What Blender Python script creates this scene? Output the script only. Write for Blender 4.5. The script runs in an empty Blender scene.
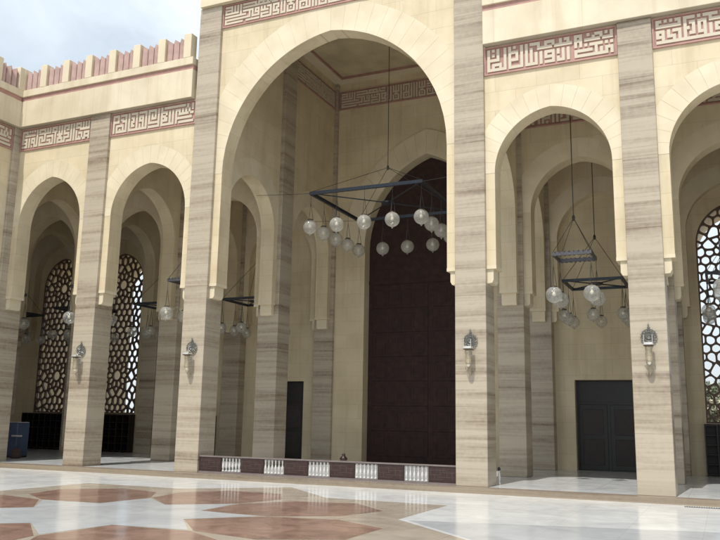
import bpy, bmesh, math, random
from mathutils import Vector, Matrix
random.seed(7)
sc = bpy.context.scene
C = sc.collection
PI = math.pi

# ------------------------------------------------------------------ camera
cam = bpy.data.cameras.new('camera'); co = bpy.data.objects.new('camera', cam); C.objects.link(co)
Rv = Vector((0.9118830, 0.4100663, 0.0177499)); Uv = Vector((0.0600662, -0.1761014, 0.9825377)); Fv = Vector((-0.4060314, 0.8948932, 0.1852150))
m3 = Matrix((Rv, Uv, -Fv)).transposed().to_4x4()
m3.translation = Vector((6.4467, -20.4204, 1.6019))
co.matrix_world = m3
cam.sensor_width = 36; cam.lens = 39.975; cam.clip_start = 0.1; cam.clip_end = 2000
sc.camera = co

# ------------------------------------------------------------------ world + sun
SUN_EL = 60.0
w = bpy.data.worlds.new("World"); sc.world = w; w.use_nodes = True
wn = w.node_tree.nodes; wl = w.node_tree.links
for n in list(wn): wn.remove(n)
out = wn.new('ShaderNodeOutputWorld'); bg = wn.new('ShaderNodeBackground'); sky = wn.new('ShaderNodeTexSky')
sky.sky_type = 'NISHITA'; sky.sun_disc = False; sky.sun_elevation = math.radians(SUN_EL); sky.sun_rotation = math.radians(180)
sky.dust_density = 3.0; sky.air_density = 1.0
bg.inputs['Strength'].default_value = 0.125
tc = wn.new('ShaderNodeTexCoord'); mp = wn.new('ShaderNodeMapping'); mp.inputs['Scale'].default_value = (1.0, 1.0, 2.6)
nz = wn.new('ShaderNodeTexNoise'); nz.inputs['Scale'].default_value = 2.2; nz.inputs['Detail'].default_value = 9; nz.inputs['Roughness'].default_value = 0.55; nz.inputs['Distortion'].default_value = 0.4
cr = wn.new('ShaderNodeValToRGB'); cr.color_ramp.elements[0].position = 0.36; cr.color_ramp.elements[0].color = (0.5, 0.5, 0.5, 1); cr.color_ramp.elements[1].position = 0.62; cr.color_ramp.elements[1].color = (0.95, 0.95, 0.95, 1)
mx = wn.new('ShaderNodeMixRGB'); mx.inputs['Color2'].default_value = (7.6, 8.3, 8.8, 1)
wl.new(tc.outputs['Generated'], mp.inputs['Vector']); wl.new(mp.outputs['Vector'], nz.inputs['Vector']); wl.new(nz.outputs['Fac'], cr.inputs['Fac'])
wl.new(cr.outputs['Color'], mx.inputs['Fac']); wl.new(sky.outputs['Color'], mx.inputs['Color1'])
wl.new(mx.outputs['Color'], bg.inputs['Color']); wl.new(bg.outputs['Background'], out.inputs['Surface'])
sun = bpy.data.lights.new('sun', 'SUN'); so = bpy.data.objects.new('sun', sun); C.objects.link(so)
sun.energy = 3.5; sun.angle = math.radians(0.5); sun.color = (1.0, 0.97, 0.92)
so.location = (0, -40, 60)
sd = Vector((0.03, math.cos(math.radians(SUN_EL)), -math.sin(math.radians(SUN_EL))))
so.rotation_euler = sd.to_track_quat('-Z', 'Y').to_euler()
sc.view_settings.view_transform = 'Standard'; sc.view_settings.look = 'None'; sc.view_settings.gamma = 1
sc.view_settings.use_curve_mapping = False
sc.view_settings.exposure = 0.17
sc.render.engine = 'CYCLES'
sc.cycles.max_bounces = 10; sc.cycles.diffuse_bounces = 9; sc.cycles.glossy_bounces = 4; sc.cycles.transparent_max_bounces = 16; sc.cycles.transmission_bounces = 6
sc.cycles.sample_clamp_indirect = 6

# ------------------------------------------------------------------ materials
def mat(name):
    m = bpy.data.materials.new(name); m.use_nodes = True
    nt = m.node_tree; b = nt.nodes['Principled BSDF']
    return m, nt, nt.nodes, nt.links, b
def simple(name, col, rough=0.6, metal=0.0, var=0.12, scale=6.0, bump=0.0, **kw):
    m, nt, N, L, b = mat(name)
    t = N.new('ShaderNodeTexCoord'); n = N.new('ShaderNodeTexNoise'); n.inputs['Scale'].default_value = scale; n.inputs['Detail'].default_value = 5
    r = N.new('ShaderNodeValToRGB')
    r.color_ramp.elements[0].position = 0.3; r.color_ramp.elements[1].position = 0.7
    r.color_ramp.elements[0].color = tuple(c * (1 - var) for c in col) + (1,); r.color_ramp.elements[1].color = tuple(min(1, c * (1 + var)) for c in col) + (1,)
    L.new(t.outputs['Object'], n.inputs['Vector']); L.new(n.outputs['Fac'], r.inputs['Fac']); L.new(r.outputs['Color'], b.inputs['Base Color'])
    b.inputs['Roughness'].default_value = rough; b.inputs['Metallic'].default_value = metal
    if bump:
        bp = N.new('ShaderNodeBump'); bp.inputs['Strength'].default_value = bump; bp.inputs['Distance'].default_value = 0.02
        L.new(n.outputs['Fac'], bp.inputs['Height']); L.new(bp.outputs['Normal'], b.inputs['Normal'])
    for k, v in kw.items(): b.inputs[k].default_value = v
    return m
def math_node(N, L, op, a, b=None):
    n = N.new('ShaderNodeMath'); n.operation = op
    for i, v in enumerate((a, b)):
        if v is None: continue
        if isinstance(v, (int, float)): n.inputs[i].default_value = v
        else: L.new(v, n.inputs[i])
    return n.outputs[0]
def wall_uv(N, L):
    """(along the wall, height) from object coordinates: y where the face looks along x, x elsewhere"""
    t = N.new('ShaderNodeTexCoord'); g = N.new('ShaderNodeNewGeometry')
    s = N.new('ShaderNodeSeparateXYZ'); L.new(t.outputs['Object'], s.inputs[0])
    sn = N.new('ShaderNodeSeparateXYZ'); L.new(g.outputs['True Normal'], sn.inputs[0])
    ax = math_node(N, L, 'ABSOLUTE', sn.outputs['X']); k = math_node(N, L, 'GREATER_THAN', ax, 0.7)
    mxn = N.new('ShaderNodeMix'); mxn.data_type = 'FLOAT'
    L.new(k, mxn.inputs[0]); L.new(s.outputs['X'], mxn.inputs[2]); L.new(s.outputs['Y'], mxn.inputs[3])
    c = N.new('ShaderNodeCombineXYZ'); L.new(mxn.outputs[0], c.inputs[0]); L.new(s.outputs['Z'], c.inputs[1])
    return t, c
def stone(name, base, joint, bw=1.15, bh=0.56, var=0.06, rough=0.55, mortar=0.006, bump=0.25):
    m, nt, N, L, b = mat(name)
    t, uv = wall_uv(N, L)
    br = N.new('ShaderNodeTexBrick'); br.inputs['Scale'].default_value = 1.0
    br.inputs['Brick Width'].default_value = bw; br.inputs['Row Height'].default_value = bh; br.inputs['Mortar Size'].default_value = mortar
    br.inputs['Mortar Smooth'].default_value = 0.3; br.inputs['Bias'].default_value = 0
    br.inputs['Color1'].default_value = tuple(c * (1 + var) for c in base) + (1,)
    br.inputs['Color2'].default_value = tuple(c * (1 - var) for c in base) + (1,)
    br.inputs['Mortar'].default_value = tuple(joint) + (1,)
    L.new(uv.outputs[0], br.inputs['Vector'])
    n = N.new('ShaderNodeTexNoise'); n.inputs['Scale'].default_value = 0.7; n.inputs['Detail'].default_value = 8; n.inputs['Roughness'].default_value = 0.6
    L.new(t.outputs['Object'], n.inputs['Vector'])
    r = N.new('ShaderNodeValToRGB'); r.color_ramp.elements[0].position = 0.3; r.color_ramp.elements[0].color = (0.84, 0.81, 0.75, 1)
    r.color_ramp.elements[1].position = 0.65; r.color_ramp.elements[1].color = (1.04, 1.03, 1.02, 1)
    L.new(n.outputs['Fac'], r.inputs['Fac'])
    mm = N.new('ShaderNodeMixRGB'); mm.blend_type = 'MULTIPLY'; mm.inputs['Fac'].default_value = 1
    L.new(br.outputs['Color'], mm.inputs['Color1']); L.new(r.outputs['Color'], mm.inputs['Color2'])
    mps = N.new('ShaderNodeMapping'); mps.inputs['Scale'].default_value = (2.2, 2.2, 0.16); L.new(t.outputs['Object'], mps.inputs['Vector'])
    ns = N.new('ShaderNodeTexNoise'); ns.inputs['Scale'].default_value = 1.0; ns.inputs['Detail'].default_value = 6; ns.inputs['Roughness'].default_value = 0.65; L.new(mps.outputs[0], ns.inputs['Vector'])
    rs = N.new('ShaderNodeValToRGB'); rs.color_ramp.elements[0].position = 0.34; rs.color_ramp.elements[0].color = (0.86, 0.83, 0.78, 1); rs.color_ramp.elements[1].position = 0.5; rs.color_ramp.elements[1].color = (1, 1, 1, 1)
    L.new(ns.outputs['Fac'], rs.inputs['Fac'])
    m5 = N.new('ShaderNodeMixRGB'); m5.blend_type = 'MULTIPLY'; m5.inputs['Fac'].default_value = 0.8
    L.new(mm.outputs['Color'], m5.inputs['Color1']); L.new(rs.outputs['Color'], m5.inputs['Color2'])
    L.new(m5.outputs['Color'], b.inputs['Base Color']); b.inputs['Roughness'].default_value = rough
    n2 = N.new('ShaderNodeTexNoise'); n2.inputs['Scale'].default_value = 40; n2.inputs['Detail'].default_value = 4; L.new(t.outputs['Object'], n2.inputs['Vector'])
    h = math_node(N, L, 'MULTIPLY_ADD', br.outputs['Fac'], -1.0)
    h.node.inputs[2].default_value = 1.0
    h2 = math_node(N, L, 'MULTIPLY', n2.outputs['Fac'], 0.25); hs = math_node(N, L, 'ADD', h, h2)
    bp = N.new('ShaderNodeBump'); bp.inputs['Strength'].default_value = bump; bp.inputs['Distance'].default_value = 0.008
    L.new(hs, bp.inputs['Height']); L.new(bp.outputs['Normal'], b.inputs['Normal'])
    return m
def travertine(name, lo, hi, rough=0.32, zs=1.0, ys=1.0):
    m, nt, N, L, b = mat(name)
    t = N.new('ShaderNodeTexCoord'); oi = N.new('ShaderNodeObjectInfo')
    s = N.new('ShaderNodeSeparateXYZ'); L.new(t.outputs['Object'], s.inputs[0])
    # slab number up the pier: each slab is cut from another block
    slab = math_node(N, L, 'FLOOR', math_node(N, L, 'DIVIDE', s.outputs['Z'], 1.42))
    off = math_node(N, L, 'MULTIPLY', slab, 7.31); off = math_node(N, L, 'ADD', off, math_node(N, L, 'MULTIPLY', oi.outputs['Random'], 37.0))
    z2 = math_node(N, L, 'ADD', math_node(N, L, 'MULTIPLY', s.outputs['Z'], 3.6 * zs), off)
    cb = N.new('ShaderNodeCombineXYZ')
    L.new(math_node(N, L, 'MULTIPLY', s.outputs['X'], 0.13), cb.inputs[0]); L.new(math_node(N, L, 'MULTIPLY', s.outputs['Y'], 0.13 * ys), cb.inputs[1]); L.new(z2, cb.inputs[2])
    n1 = N.new('ShaderNodeTexNoise'); n1.inputs['Scale'].default_value = 1.0; n1.inputs['Detail'].default_value = 7; n1.inputs['Roughness'].default_value = 0.6; n1.inputs['Distortion'].default_value = 0.22
    L.new(cb.outputs[0], n1.inputs['Vector'])
    cb2 = N.new('ShaderNodeCombineXYZ'); L.new(math_node(N, L, 'MULTIPLY', s.outputs['X'], 0.5), cb2.inputs[0]); L.new(math_node(N, L, 'MULTIPLY', s.outputs['Y'], 0.5 * ys), cb2.inputs[1]); L.new(math_node(N, L, 'MULTIPLY', z2, 6.0), cb2.inputs[2])
    n2 = N.new('ShaderNodeTexNoise'); n2.inputs['Scale'].default_value = 1.0; n2.inputs['Detail'].default_value = 4; L.new(cb2.outputs[0], n2.inputs['Vector'])
    cb3 = N.new('ShaderNodeCombineXYZ'); L.new(math_node(N, L, 'MULTIPLY', s.outputs['X'], 0.1), cb3.inputs[0]); L.new(math_node(N, L, 'MULTIPLY', s.outputs['Y'], 0.1 * ys), cb3.inputs[1]); L.new(math_node(N, L, 'MULTIPLY', z2, 0.33), cb3.inputs[2])
    n3 = N.new('ShaderNodeTexNoise'); n3.inputs['Scale'].default_value = 1.0; n3.inputs['Detail'].default_value = 2; L.new(cb3.outputs[0], n3.inputs['Vector'])
    n4 = N.new('ShaderNodeTexNoise'); n4.inputs['Scale'].default_value = 9.0; n4.inputs['Detail'].default_value = 5; L.new(t.outputs['Object'], n4.inputs['Vector'])
    mixv = math_node(N, L, 'ADD', math_node(N, L, 'MULTIPLY', n1.outputs['Fac'], 0.42), math_node(N, L, 'MULTIPLY', n2.outputs['Fac'], 0.20))
    mixv = math_node(N, L, 'ADD', mixv, math_node(N, L, 'MULTIPLY', n3.outputs['Fac'], 0.28)); mixv = math_node(N, L, 'ADD', mixv, math_node(N, L, 'MULTIPLY', n4.outputs['Fac'], 0.10))
    r = N.new('ShaderNodeValToRGB'); e = r.color_ramp.elements
    e[0].position = 0.37; e[0].color = tuple(lo) + (1,); e[1].position = 0.53; e[1].color = tuple(hi) + (1,)
    x = e.new(0.455); x.color = tuple((a * .36 + c * .64) for a, c in zip(lo, hi)) + (1,)
    x = e.new(0.64); x.color = tuple(min(1, c * 1.08) for c in hi) + (1,)
    L.new(mixv, r.inputs['Fac'])
    fr = math_node(N, L, 'FRACT', math_node(N, L, 'DIVIDE', s.outputs['Z'], 1.42)); jl = math_node(N, L, 'LESS_THAN', fr, 0.0035)
    mj = N.new('ShaderNodeMixRGB'); mj.inputs['Color2'].default_value = (0.22, 0.17, 0.13, 1); L.new(jl, mj.inputs['Fac']); L.new(r.outputs['Color'], mj.inputs['Color1'])
    L.new(mj.outputs['Color'], b.inputs['Base Color']); b.inputs['Roughness'].default_value = rough
    bp = N.new('ShaderNodeBump'); bp.inputs['Strength'].default_value = 0.15; bp.inputs['Distance'].default_value = 0.01
    L.new(n2.outputs['Fac'], bp.inputs['Height']); L.new(bp.outputs['Normal'], b.inputs['Normal'])
    return m
def marble(name, c1, c2, rough=0.12, tile=1.0, tvar=0.05, joint=0.5, veins=1.0, vs=0.9):
    m, nt, N, L, b = mat(name)
    t = N.new('ShaderNodeTexCoord')
    br = N.new('ShaderNodeTexBrick'); br.offset = 0.0; br.inputs['Scale'].default_value = 1.0; br.inputs['Brick Width'].default_value = tile; br.inputs['Row Height'].default_value = tile
    br.inputs['Mortar Size'].default_value = 0.004; br.inputs['Bias'].default_value = 0.0
    br.inputs['Color1'].default_value = (1 + tvar,) * 3 + (1,); br.inputs['Color2'].default_value = (1 - tvar,) * 3 + (1,); br.inputs['Mortar'].default_value = (joint,) * 3 + (1,)
    L.new(t.outputs['Object'], br.inputs['Vector'])
    n = N.new('ShaderNodeTexNoise'); n.inputs['Scale'].default_value = vs; n.inputs['Detail'].default_value = 10; n.inputs['Roughness'].default_value = 0.62; n.inputs['Distortion'].default_value = veins
    L.new(t.outputs['Object'], n.inputs['Vector'])
    r = N.new('ShaderNodeValToRGB'); r.color_ramp.elements[0].position = 0.36; r.color_ramp.elements[0].color = tuple(c2) + (1,); r.color_ramp.elements[1].position = 0.6; r.color_ramp.elements[1].color = tuple(c1) + (1,)
    L.new(n.outputs['Fac'], r.inputs['Fac'])
    mm = N.new('ShaderNodeMixRGB'); mm.blend_type = 'MULTIPLY'; mm.inputs['Fac'].default_value = 1
    L.new(r.outputs['Color'], mm.inputs['Color1']); L.new(br.outputs['Color'], mm.inputs['Color2']); L.new(mm.outputs['Color'], b.inputs['Base Color'])
    n3 = N.new('ShaderNodeTexNoise'); n3.inputs['Scale'].default_value = 3; n3.inputs['Detail'].default_value = 6; L.new(t.outputs['Object'], n3.inputs['Vector'])
    rr = N.new('ShaderNodeMapRange'); rr.inputs['To Min'].default_value = rough * 0.6; rr.inputs['To Max'].default_value = rough * 1.7; L.new(n3.outputs['Fac'], rr.inputs['Value']); L.new(rr.outputs[0], b.inputs['Roughness'])
    bp = N.new('ShaderNodeBump'); bp.inputs['Strength'].default_value = 0.03; bp.inputs['Distance'].default_value = 0.01; L.new(n3.outputs['Fac'], bp.inputs['Height']); L.new(bp.outputs['Normal'], b.inputs['Normal'])
    return m
def island(name, base, var=0.07, rough=0.55):
    """stone whose blocks (mesh islands) differ slightly"""
    m, nt, N, L, b = mat(name)
    g = N.new('ShaderNodeNewGeometry'); t = N.new('ShaderNodeTexCoord')
    r = N.new('ShaderNodeValToRGB'); r.color_ramp.elements[0].color = tuple(c * (1 - var) for c in base) + (1,); r.color_ramp.elements[1].color = tuple(c * (1 + var) for c in base) + (1,)
    L.new(g.outputs['Random Per Island'], r.inputs['Fac'])
    n = N.new('ShaderNodeTexNoise'); n.inputs['Scale'].default_value = 1.3; n.inputs['Detail'].default_value = 7; L.new(t.outputs['Object'], n.inputs['Vector'])
    r2 = N.new('ShaderNodeValToRGB'); r2.color_ramp.elements[0].position = 0.3; r2.color_ramp.elements[0].color = (0.88, 0.86, 0.81, 1); r2.color_ramp.elements[1].position = 0.65; r2.color_ramp.elements[1].color = (1.03, 1.03, 1.02, 1)
    L.new(n.outputs['Fac'], r2.inputs['Fac'])
    mm = N.new('ShaderNodeMixRGB'); mm.blend_type = 'MULTIPLY'; mm.inputs['Fac'].default_value = 1
    L.new(r.outputs['Color'], mm.inputs['Color1']); L.new(r2.outputs['Color'], mm.inputs['Color2']); L.new(mm.outputs['Color'], b.inputs['Base Color'])
    b.inputs['Roughness'].default_value = rough
    return m
CREAM = (0.62, 0.535, 0.37)
M = {}
M['cream'] = stone('cream_limestone', CREAM, (0.46, 0.395, 0.28), var=0.035, mortar=0.005)
M['cream_plain'] = simple('cream_plaster', (0.61, 0.53, 0.375), 0.6, var=0.05, scale=1.2, bump=0.05)
M['voussoir'] = island('arch_voussoir_limestone', (0.635, 0.555, 0.405), 0.02)
M['trav'] = travertine('veined_travertine', (0.155, 0.108, 0.068), (0.41, 0.352, 0.268))
M['trav_step'] = travertine('veined_travertine_step', (0.075, 0.05, 0.032), (0.255, 0.205, 0.145), 0.35, 2.5, 30.0)
M['pink'] = simple('pink_stone', (0.38, 0.215, 0.18), 0.6, var=0.12, scale=5)
M['redfl'] = simple('red_fluted_stone', (0.44, 0.30, 0.26), 0.6, var=0.15, scale=4)
M['letter'] = simple('carved_cream_letter', (0.53, 0.465, 0.355), 0.6, var=0.04, scale=3)
M['floorin'] = marble('pale_arcade_marble', (0.64, 0.65, 0.64), (0.54, 0.56, 0.57), 0.14, 1.11, 0.04, 0.6)
M['white'] = marble('white_marble', (0.66, 0.665, 0.65), (0.55, 0.555, 0.55), 0.16, 1.2, 0.03, 0.8)
M['grey'] = marble('grey_white_marble', (0.50, 0.515, 0.52), (0.42, 0.43, 0.44), 0.14, 1.2, 0.03, 0.85)
M['beige'] = marble('beige_marble', (0.46, 0.40, 0.32), (0.36, 0.30, 0.235), 0.14, 1.2, 0.07, 0.65)
M['redm'] = marble('red_brown_marble', (0.315, 0.195, 0.15), (0.205, 0.125, 0.095), 0.13, 1.2, 0.12, 0.6, 1.5, 1.6)
M['metal'] = simple('dark_blue_steel', (0.045, 0.052, 0.065), 0.45, 0.6, var=0.3, scale=20)
M['ornmetal'] = simple('ornate_grey_steel', (0.10, 0.10, 0.11), 0.5, 0.5, var=0.6, scale=60)
M['wire'] = simple('steel_wire', (0.08, 0.075, 0.07), 0.5, 0.6)
M['cap'] = simple('brown_lamp_cap', (0.075, 0.05, 0.035), 0.45, 0.5)
M['wood'] = simple('dark_mahogany', (0.027, 0.0105, 0.0075), 0.8, var=0.45, scale=5)
M['black'] = simple('near_black_panel', (0.009, 0.0085, 0.008), 0.4, var=0.3)
M['rackm'] = simple('dark_rack_wood', (0.022, 0.015, 0.013), 0.5, var=0.3)
M['redwood'] = simple('red_brown_wood', (0.034, 0.014, 0.0115), 0.4, var=0.3, scale=14)
M['inlay'] = simple('pale_inlay', (0.10, 0.068, 0.052), 0.5)
M['railtop'] = simple('grey_rail_edge', (0.16, 0.13, 0.12), 0.4)
M['whitep'] = simple('white_painted_baluster', (0.62, 0.61, 0.59), 0.4, var=0.03)
M['lattice'] = simple('dark_window_lattice', (0.12, 0.078, 0.055), 0.6, var=0.2)
M['silver'] = simple('aged_silver_filigree', (0.18, 0.18, 0.165), 0.4, 0.6, var=0.35, scale=60)
M['tray'] = simple('pale_metal_tray', (0.62, 0.61, 0.57), 0.35, 0.5)
M['bulb'] = simple('white_lamp_tip', (0.85, 0.8, 0.66), 0.3)
M['blue'] = simple('dull_blue_plastic', (0.035, 0.055, 0.11), 0.45)
M['greyp'] = simple('light_grey_plastic', (0.45, 0.42, 0.42), 0.5)
M['clay'] = simple('brown_cloth_bag', (0.06, 0.038, 0.034), 0.8)
M['leaf'] = simple('tree_leaf', (0.12, 0.14, 0.08), 0.7, var=0.4, scale=2)
M['bark'] = simple('tree_bark', (0.12, 0.085, 0.06), 0.9, var=0.3, scale=8)
M['sand'] = simple('sandy_ground', (0.40, 0.34, 0.26), 0.9, var=0.12, scale=0.6)
M['ceil'] = simple('ochre_ceiling_stone', (0.50, 0.43, 0.27), 0.7, var=0.16, scale=1.6)
M['grate'] = simple('steel_grate', (0.10, 0.10, 0.10), 0.5, 0.7)
def glass(name, alpha, col):
    m, nt, N, L, b = mat(name)
    t = N.new('ShaderNodeTexCoord'); v = N.new('ShaderNodeTexVoronoi'); v.inputs['Scale'].default_value = 26; L.new(t.outputs['Object'], v.inputs['Vector'])
    bp = N.new('ShaderNodeBump'); bp.inputs['Strength'].default_value = 0.5; bp.inputs['Distance'].default_value = 0.02; L.new(v.outputs['Distance'], bp.inputs['Height'])
    tr = N.new('ShaderNodeBsdfTransparent'); tl = N.new('ShaderNodeBsdfTranslucent'); df = N.new('ShaderNodeBsdfDiffuse'); gl = N.new('ShaderNodeBsdfGlossy')
    tr.inputs[0].default_value = (0.9, 0.9, 0.88, 1)
    tl.inputs[0].default_value = tuple(col) + (1,); df.inputs[0].default_value = tuple(col) + (1,); gl.inputs['Roughness'].default_value = 0.12
    L.new(bp.outputs['Normal'], gl.inputs['Normal']); L.new(bp.outputs['Normal'], df.inputs['Normal'])
    m1 = N.new('ShaderNodeMixShader'); m1.inputs[0].default_value = 0.5; L.new(df.outputs[0], m1.inputs[1]); L.new(tl.outputs[0], m1.inputs[2])
    m2 = N.new('ShaderNodeMixShader'); L.new(m1.outputs[0], m2.inputs[1]); L.new(gl.outputs[0], m2.inputs[2])
    lw = N.new('ShaderNodeLayerWeight'); lw.inputs['Blend'].default_value = 0.35; L.new(bp.outputs['Normal'], lw.inputs['Normal'])
    k = math_node(N, L, 'MULTIPLY', lw.outputs['Fresnel'], 0.7); k = math_node(N, L, 'ADD', k, 0.08); L.new(k, m2.inputs[0])
    m3_ = N.new('ShaderNodeMixShader')
    a = math_node(N, L, 'ADD', math_node(N, L, 'MULTIPLY', lw.outputs['Facing'], 0.45), alpha - 0.12)
    a = math_node(N, L, 'ADD', a, math_node(N, L, 'MULTIPLY', v.outputs['Distance'], 0.25)); a.node.use_clamp = True
    L.new(a, m3_.inputs[0]); L.new(tr.outputs[0], m3_.inputs[1]); L.new(m2.outputs[0], m3_.inputs[2])
    L.new(m3_.outputs[0], N['Material Output'].inputs['Surface'])
    return m
M['globe'] = glass('milky_globe_glass', 0.38, (0.80, 0.78, 0.70))
M['globe2'] = glass('clear_ribbed_globe_glass', 0.24, (0.85, 0.86, 0.83))
M['amber'] = glass('amber_lantern_glass', 0.6, (0.60, 0.52, 0.36))

# ------------------------------------------------------------------ helpers
class MB:
    def __init__(s): s.v = []; s.f = []
    def add(s, vs, fs):
        o = len(s.v); s.v += [tuple(v) for v in vs]; s.f += [tuple(i + o for i in f) for f in fs]
    def box(s, x0, x1, y0, y1, z0, z1):
        s.add([(x0,y0,z0),(x1,y0,z0),(x1,y1,z0),(x0,y1,z0),(x0,y0,z1),(x1,y0,z1),(x1,y1,z1),(x0,y1,z1)],
              [(3,2,1,0),(4,5,6,7),(0,1,5,4),(1,2,6,5),(2,3,7,6),(3,0,4,7)])
    def prism(s, prof, ax, t0, t1):
        """profile of (s, z) points, extruded across the wall; ax 'x': wall runs along x, thickness in y"""
        n = len(prof)
        P = (lambda a, t, z: (a, t, z)) if ax == 'x' else (lambda a, t, z: (t, a, z))
        vs = [P(a, t0, z) for a, z in prof] + [P(a, t1, z) for a, z in prof]
        fs = [tuple(range(n)), tuple(range(2 * n - 1, n - 1, -1))] + [(i, i + n, (i + 1) % n + n, (i + 1) % n) for i in range(n)]
        s.add(vs, fs)
    def tube(s, pts, r, n=6, closed=False):
        pts = [Vector(p) for p in pts]; m = len(pts); rings = []
        for i, p in enumerate(pts):
            a = pts[(i - 1) % m] if (closed or i > 0) else p; b = pts[(i + 1) % m] if (closed or i < m - 1) else p
            d = (b - a).normalized(); u = d.cross(Vector((0, 0, 1)));
            if u.length < 1e-3: u = d.cross(Vector((0, 1, 0)))
            u.normalize(); w_ = d.cross(u)
            rr = r[i] if isinstance(r, (list, tuple)) else r
            rings.append([p + (u * math.cos(2 * PI * k / n) + w_ * math.sin(2 * PI * k / n)) * rr for k in range(n)])
        vs = [v for q in rings for v in q]; fs = []
        for i in range(m if closed else m - 1):
            j = (i + 1) % m
            for k in range(n): fs.append((i * n + k, i * n + (k + 1) % n, j * n + (k + 1) % n, j * n + k))
        if not closed: fs += [tuple(range(n - 1, -1, -1)), tuple((m - 1) * n + k for k in range(n))]
        s.add(vs, fs)
    def lathe(s, prof, c, n=16):
        cx, cy, cz = c; vs = []; fs = []; m = len(prof)
        for r, z in prof:
            for k in range(n): vs.append((cx + r * math.cos(2 * PI * k / n), cy + r * math.sin(2 * PI * k / n), cz + z))
        for i in range(m - 1):
            for k in range(n): fs.append((i * n + k, i * n + (k + 1) % n, (i + 1) * n + (k + 1) % n, (i + 1) * n + k))
        fs += [tuple(range(n - 1, -1, -1)), tuple((m - 1) * n + k for k in range(n))]
        s.add(vs, fs)
    def build(s, name, m, parent=None, smooth=False, bevel=0):
        me = bpy.data.meshes.new(name); me.from_pydata(s.v, [], s.f); me.materials.append(m)
        bm = bmesh.new(); bm.from_mesh(me); bmesh.ops.recalc_face_normals(bm, faces=bm.faces)
        if bevel:
            es = [e for e in bm.edges if len(e.link_faces) == 2 and e.calc_face_angle(0) > 0.5]
            bmesh.ops.bevel(bm, geom=es, offset=bevel, segments=1, affect='EDGES')
        bm.to_mesh(me); bm.free()
        if smooth:
            for p in me.polygons: p.use_smooth = True
        o = bpy.data.objects.new(name, me); C.objects.link(o)
        if parent:
            o.parent = parent
            pl = Vector((0, 0, 0)); q = parent
            while q: pl += Vector(q.location); q = q.parent
            if pl.length: me.transform(Matrix.Translation(-pl))
        return o
def tag(o, label=None, cat=None, group=None, kind=None):
    if label: o['label'] = label
    if cat: o['category'] = cat
    if group: o['group'] = group
    if kind: o['kind'] = kind
    return o
def empty(name, loc=(0, 0, 0)):
    o = bpy.data.objects.new(name, None); C.objects.link(o); o.location = loc; o.empty_display_size = 0.3; return o
def copy_tree(o, parent=None):
    c = o.copy(); C.objects.link(c); c.parent = parent
    for ch in list(o.children): copy_tree(ch, c)
    return c

S = 4.447; W = 0.85; OV = 0.26            # bay grid, pier width, arch leg overhang
X = {i: (i - 3) * S for i in range(4, 8)}; X[3] = 0.0; X[2] = -2 * S; X[1] = -3 * S; X[0] = -4 * S; X[-1] = -5 * S; X[-2] = -6 * S
X0R = -16.75                               # right face of the corner pier
T0, T1 = 0.12, 0.70                        # arch wall thickness inside the pier depth
ZC = 5.65; ZS = 8.3; ZA = 10.0; ZT = 12.0  # corbel, springing, apex, top of the arcade
NZT = 16.1                                 # nave ceiling

def arch_pts(a, zs, za, n=14):
    """right springing -> apex -> left springing, centred on 0: two-centred pointed arch"""
    h = za - zs; R = (a * a + h * h) / (2 * a); cx = a - R; t = math.atan2(h, -cx)
    r = [(cx + R * math.cos(t * k / n), zs + R * math.sin(t * k / n)) for k in range(n + 1)]
    return r + [(-x, z) for x, z in reversed(r[:-1])]
def arch_profile(s0, s1, a, z0, zs, za, z1, c=None):
    c = (s0 + s1) / 2 if c is None else c
    ap = [(c + x, z) for x, z in arch_pts(a, zs, za)]
    return [(s1, z0), (s1, z1), (s0, z1), (s0, z0), (c - a, z0)] + [(x, z) for x, z in reversed(ap)] + [(c + a, z0)]
def arch_face_mesh(mb, s0, s1, a, z0, zs, za, z1, ax, t0, t1, c=None):
    """like prism of arch_profile but with convex strips so shading and tessellation stay clean"""
    c = (s0 + s1) / 2 if c is None else c
    ap = [(c + x, z) for x, z in reversed(arch_pts(a, zs, za))]   # left -> right
    pts = [(c - a, z0)] + ap + [(c + a, z0)]
    mb.prism(arch_profile(s0, s1, a, z0, zs, za, z1, c), ax, t0, t1)
def voussoirs(mb, c, a, z0, zs, za, wd, ax, t0, t1, cnt=11, gap=0.0022):
    """ring of wedge blocks following the arch plus the leg blocks beneath it"""
    inn = arch_pts(a, zs, za, cnt * 3); 
    h = za - zs; R = (a * a + h * h) / (2 * a); cx = a - R; t = math.atan2(h, -cx)
    Ro = R + wd; to = math.acos(max(-1, min(1, -cx / Ro)))
    for sgn in (1, -1):
        for k in range(cnt):
            u0, u1 = k / cnt, (k + 1) / cnt
            g = gap / (R * t)
            sub = 4
            us = [u0 + g + (u1 - u0 - 2 * g) * j / sub for j in range(sub + 1)]
            pi = [(c + sgn * (cx + R * math.cos(t * u)), zs + R * math.sin(t * u)) for u in us]
            po = [(c + sgn * (cx + Ro * math.cos(to * u)), zs + Ro * math.sin(to * u)) for u in us]
            mb.prism(pi + po[::-1], ax, t0, t1)

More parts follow.
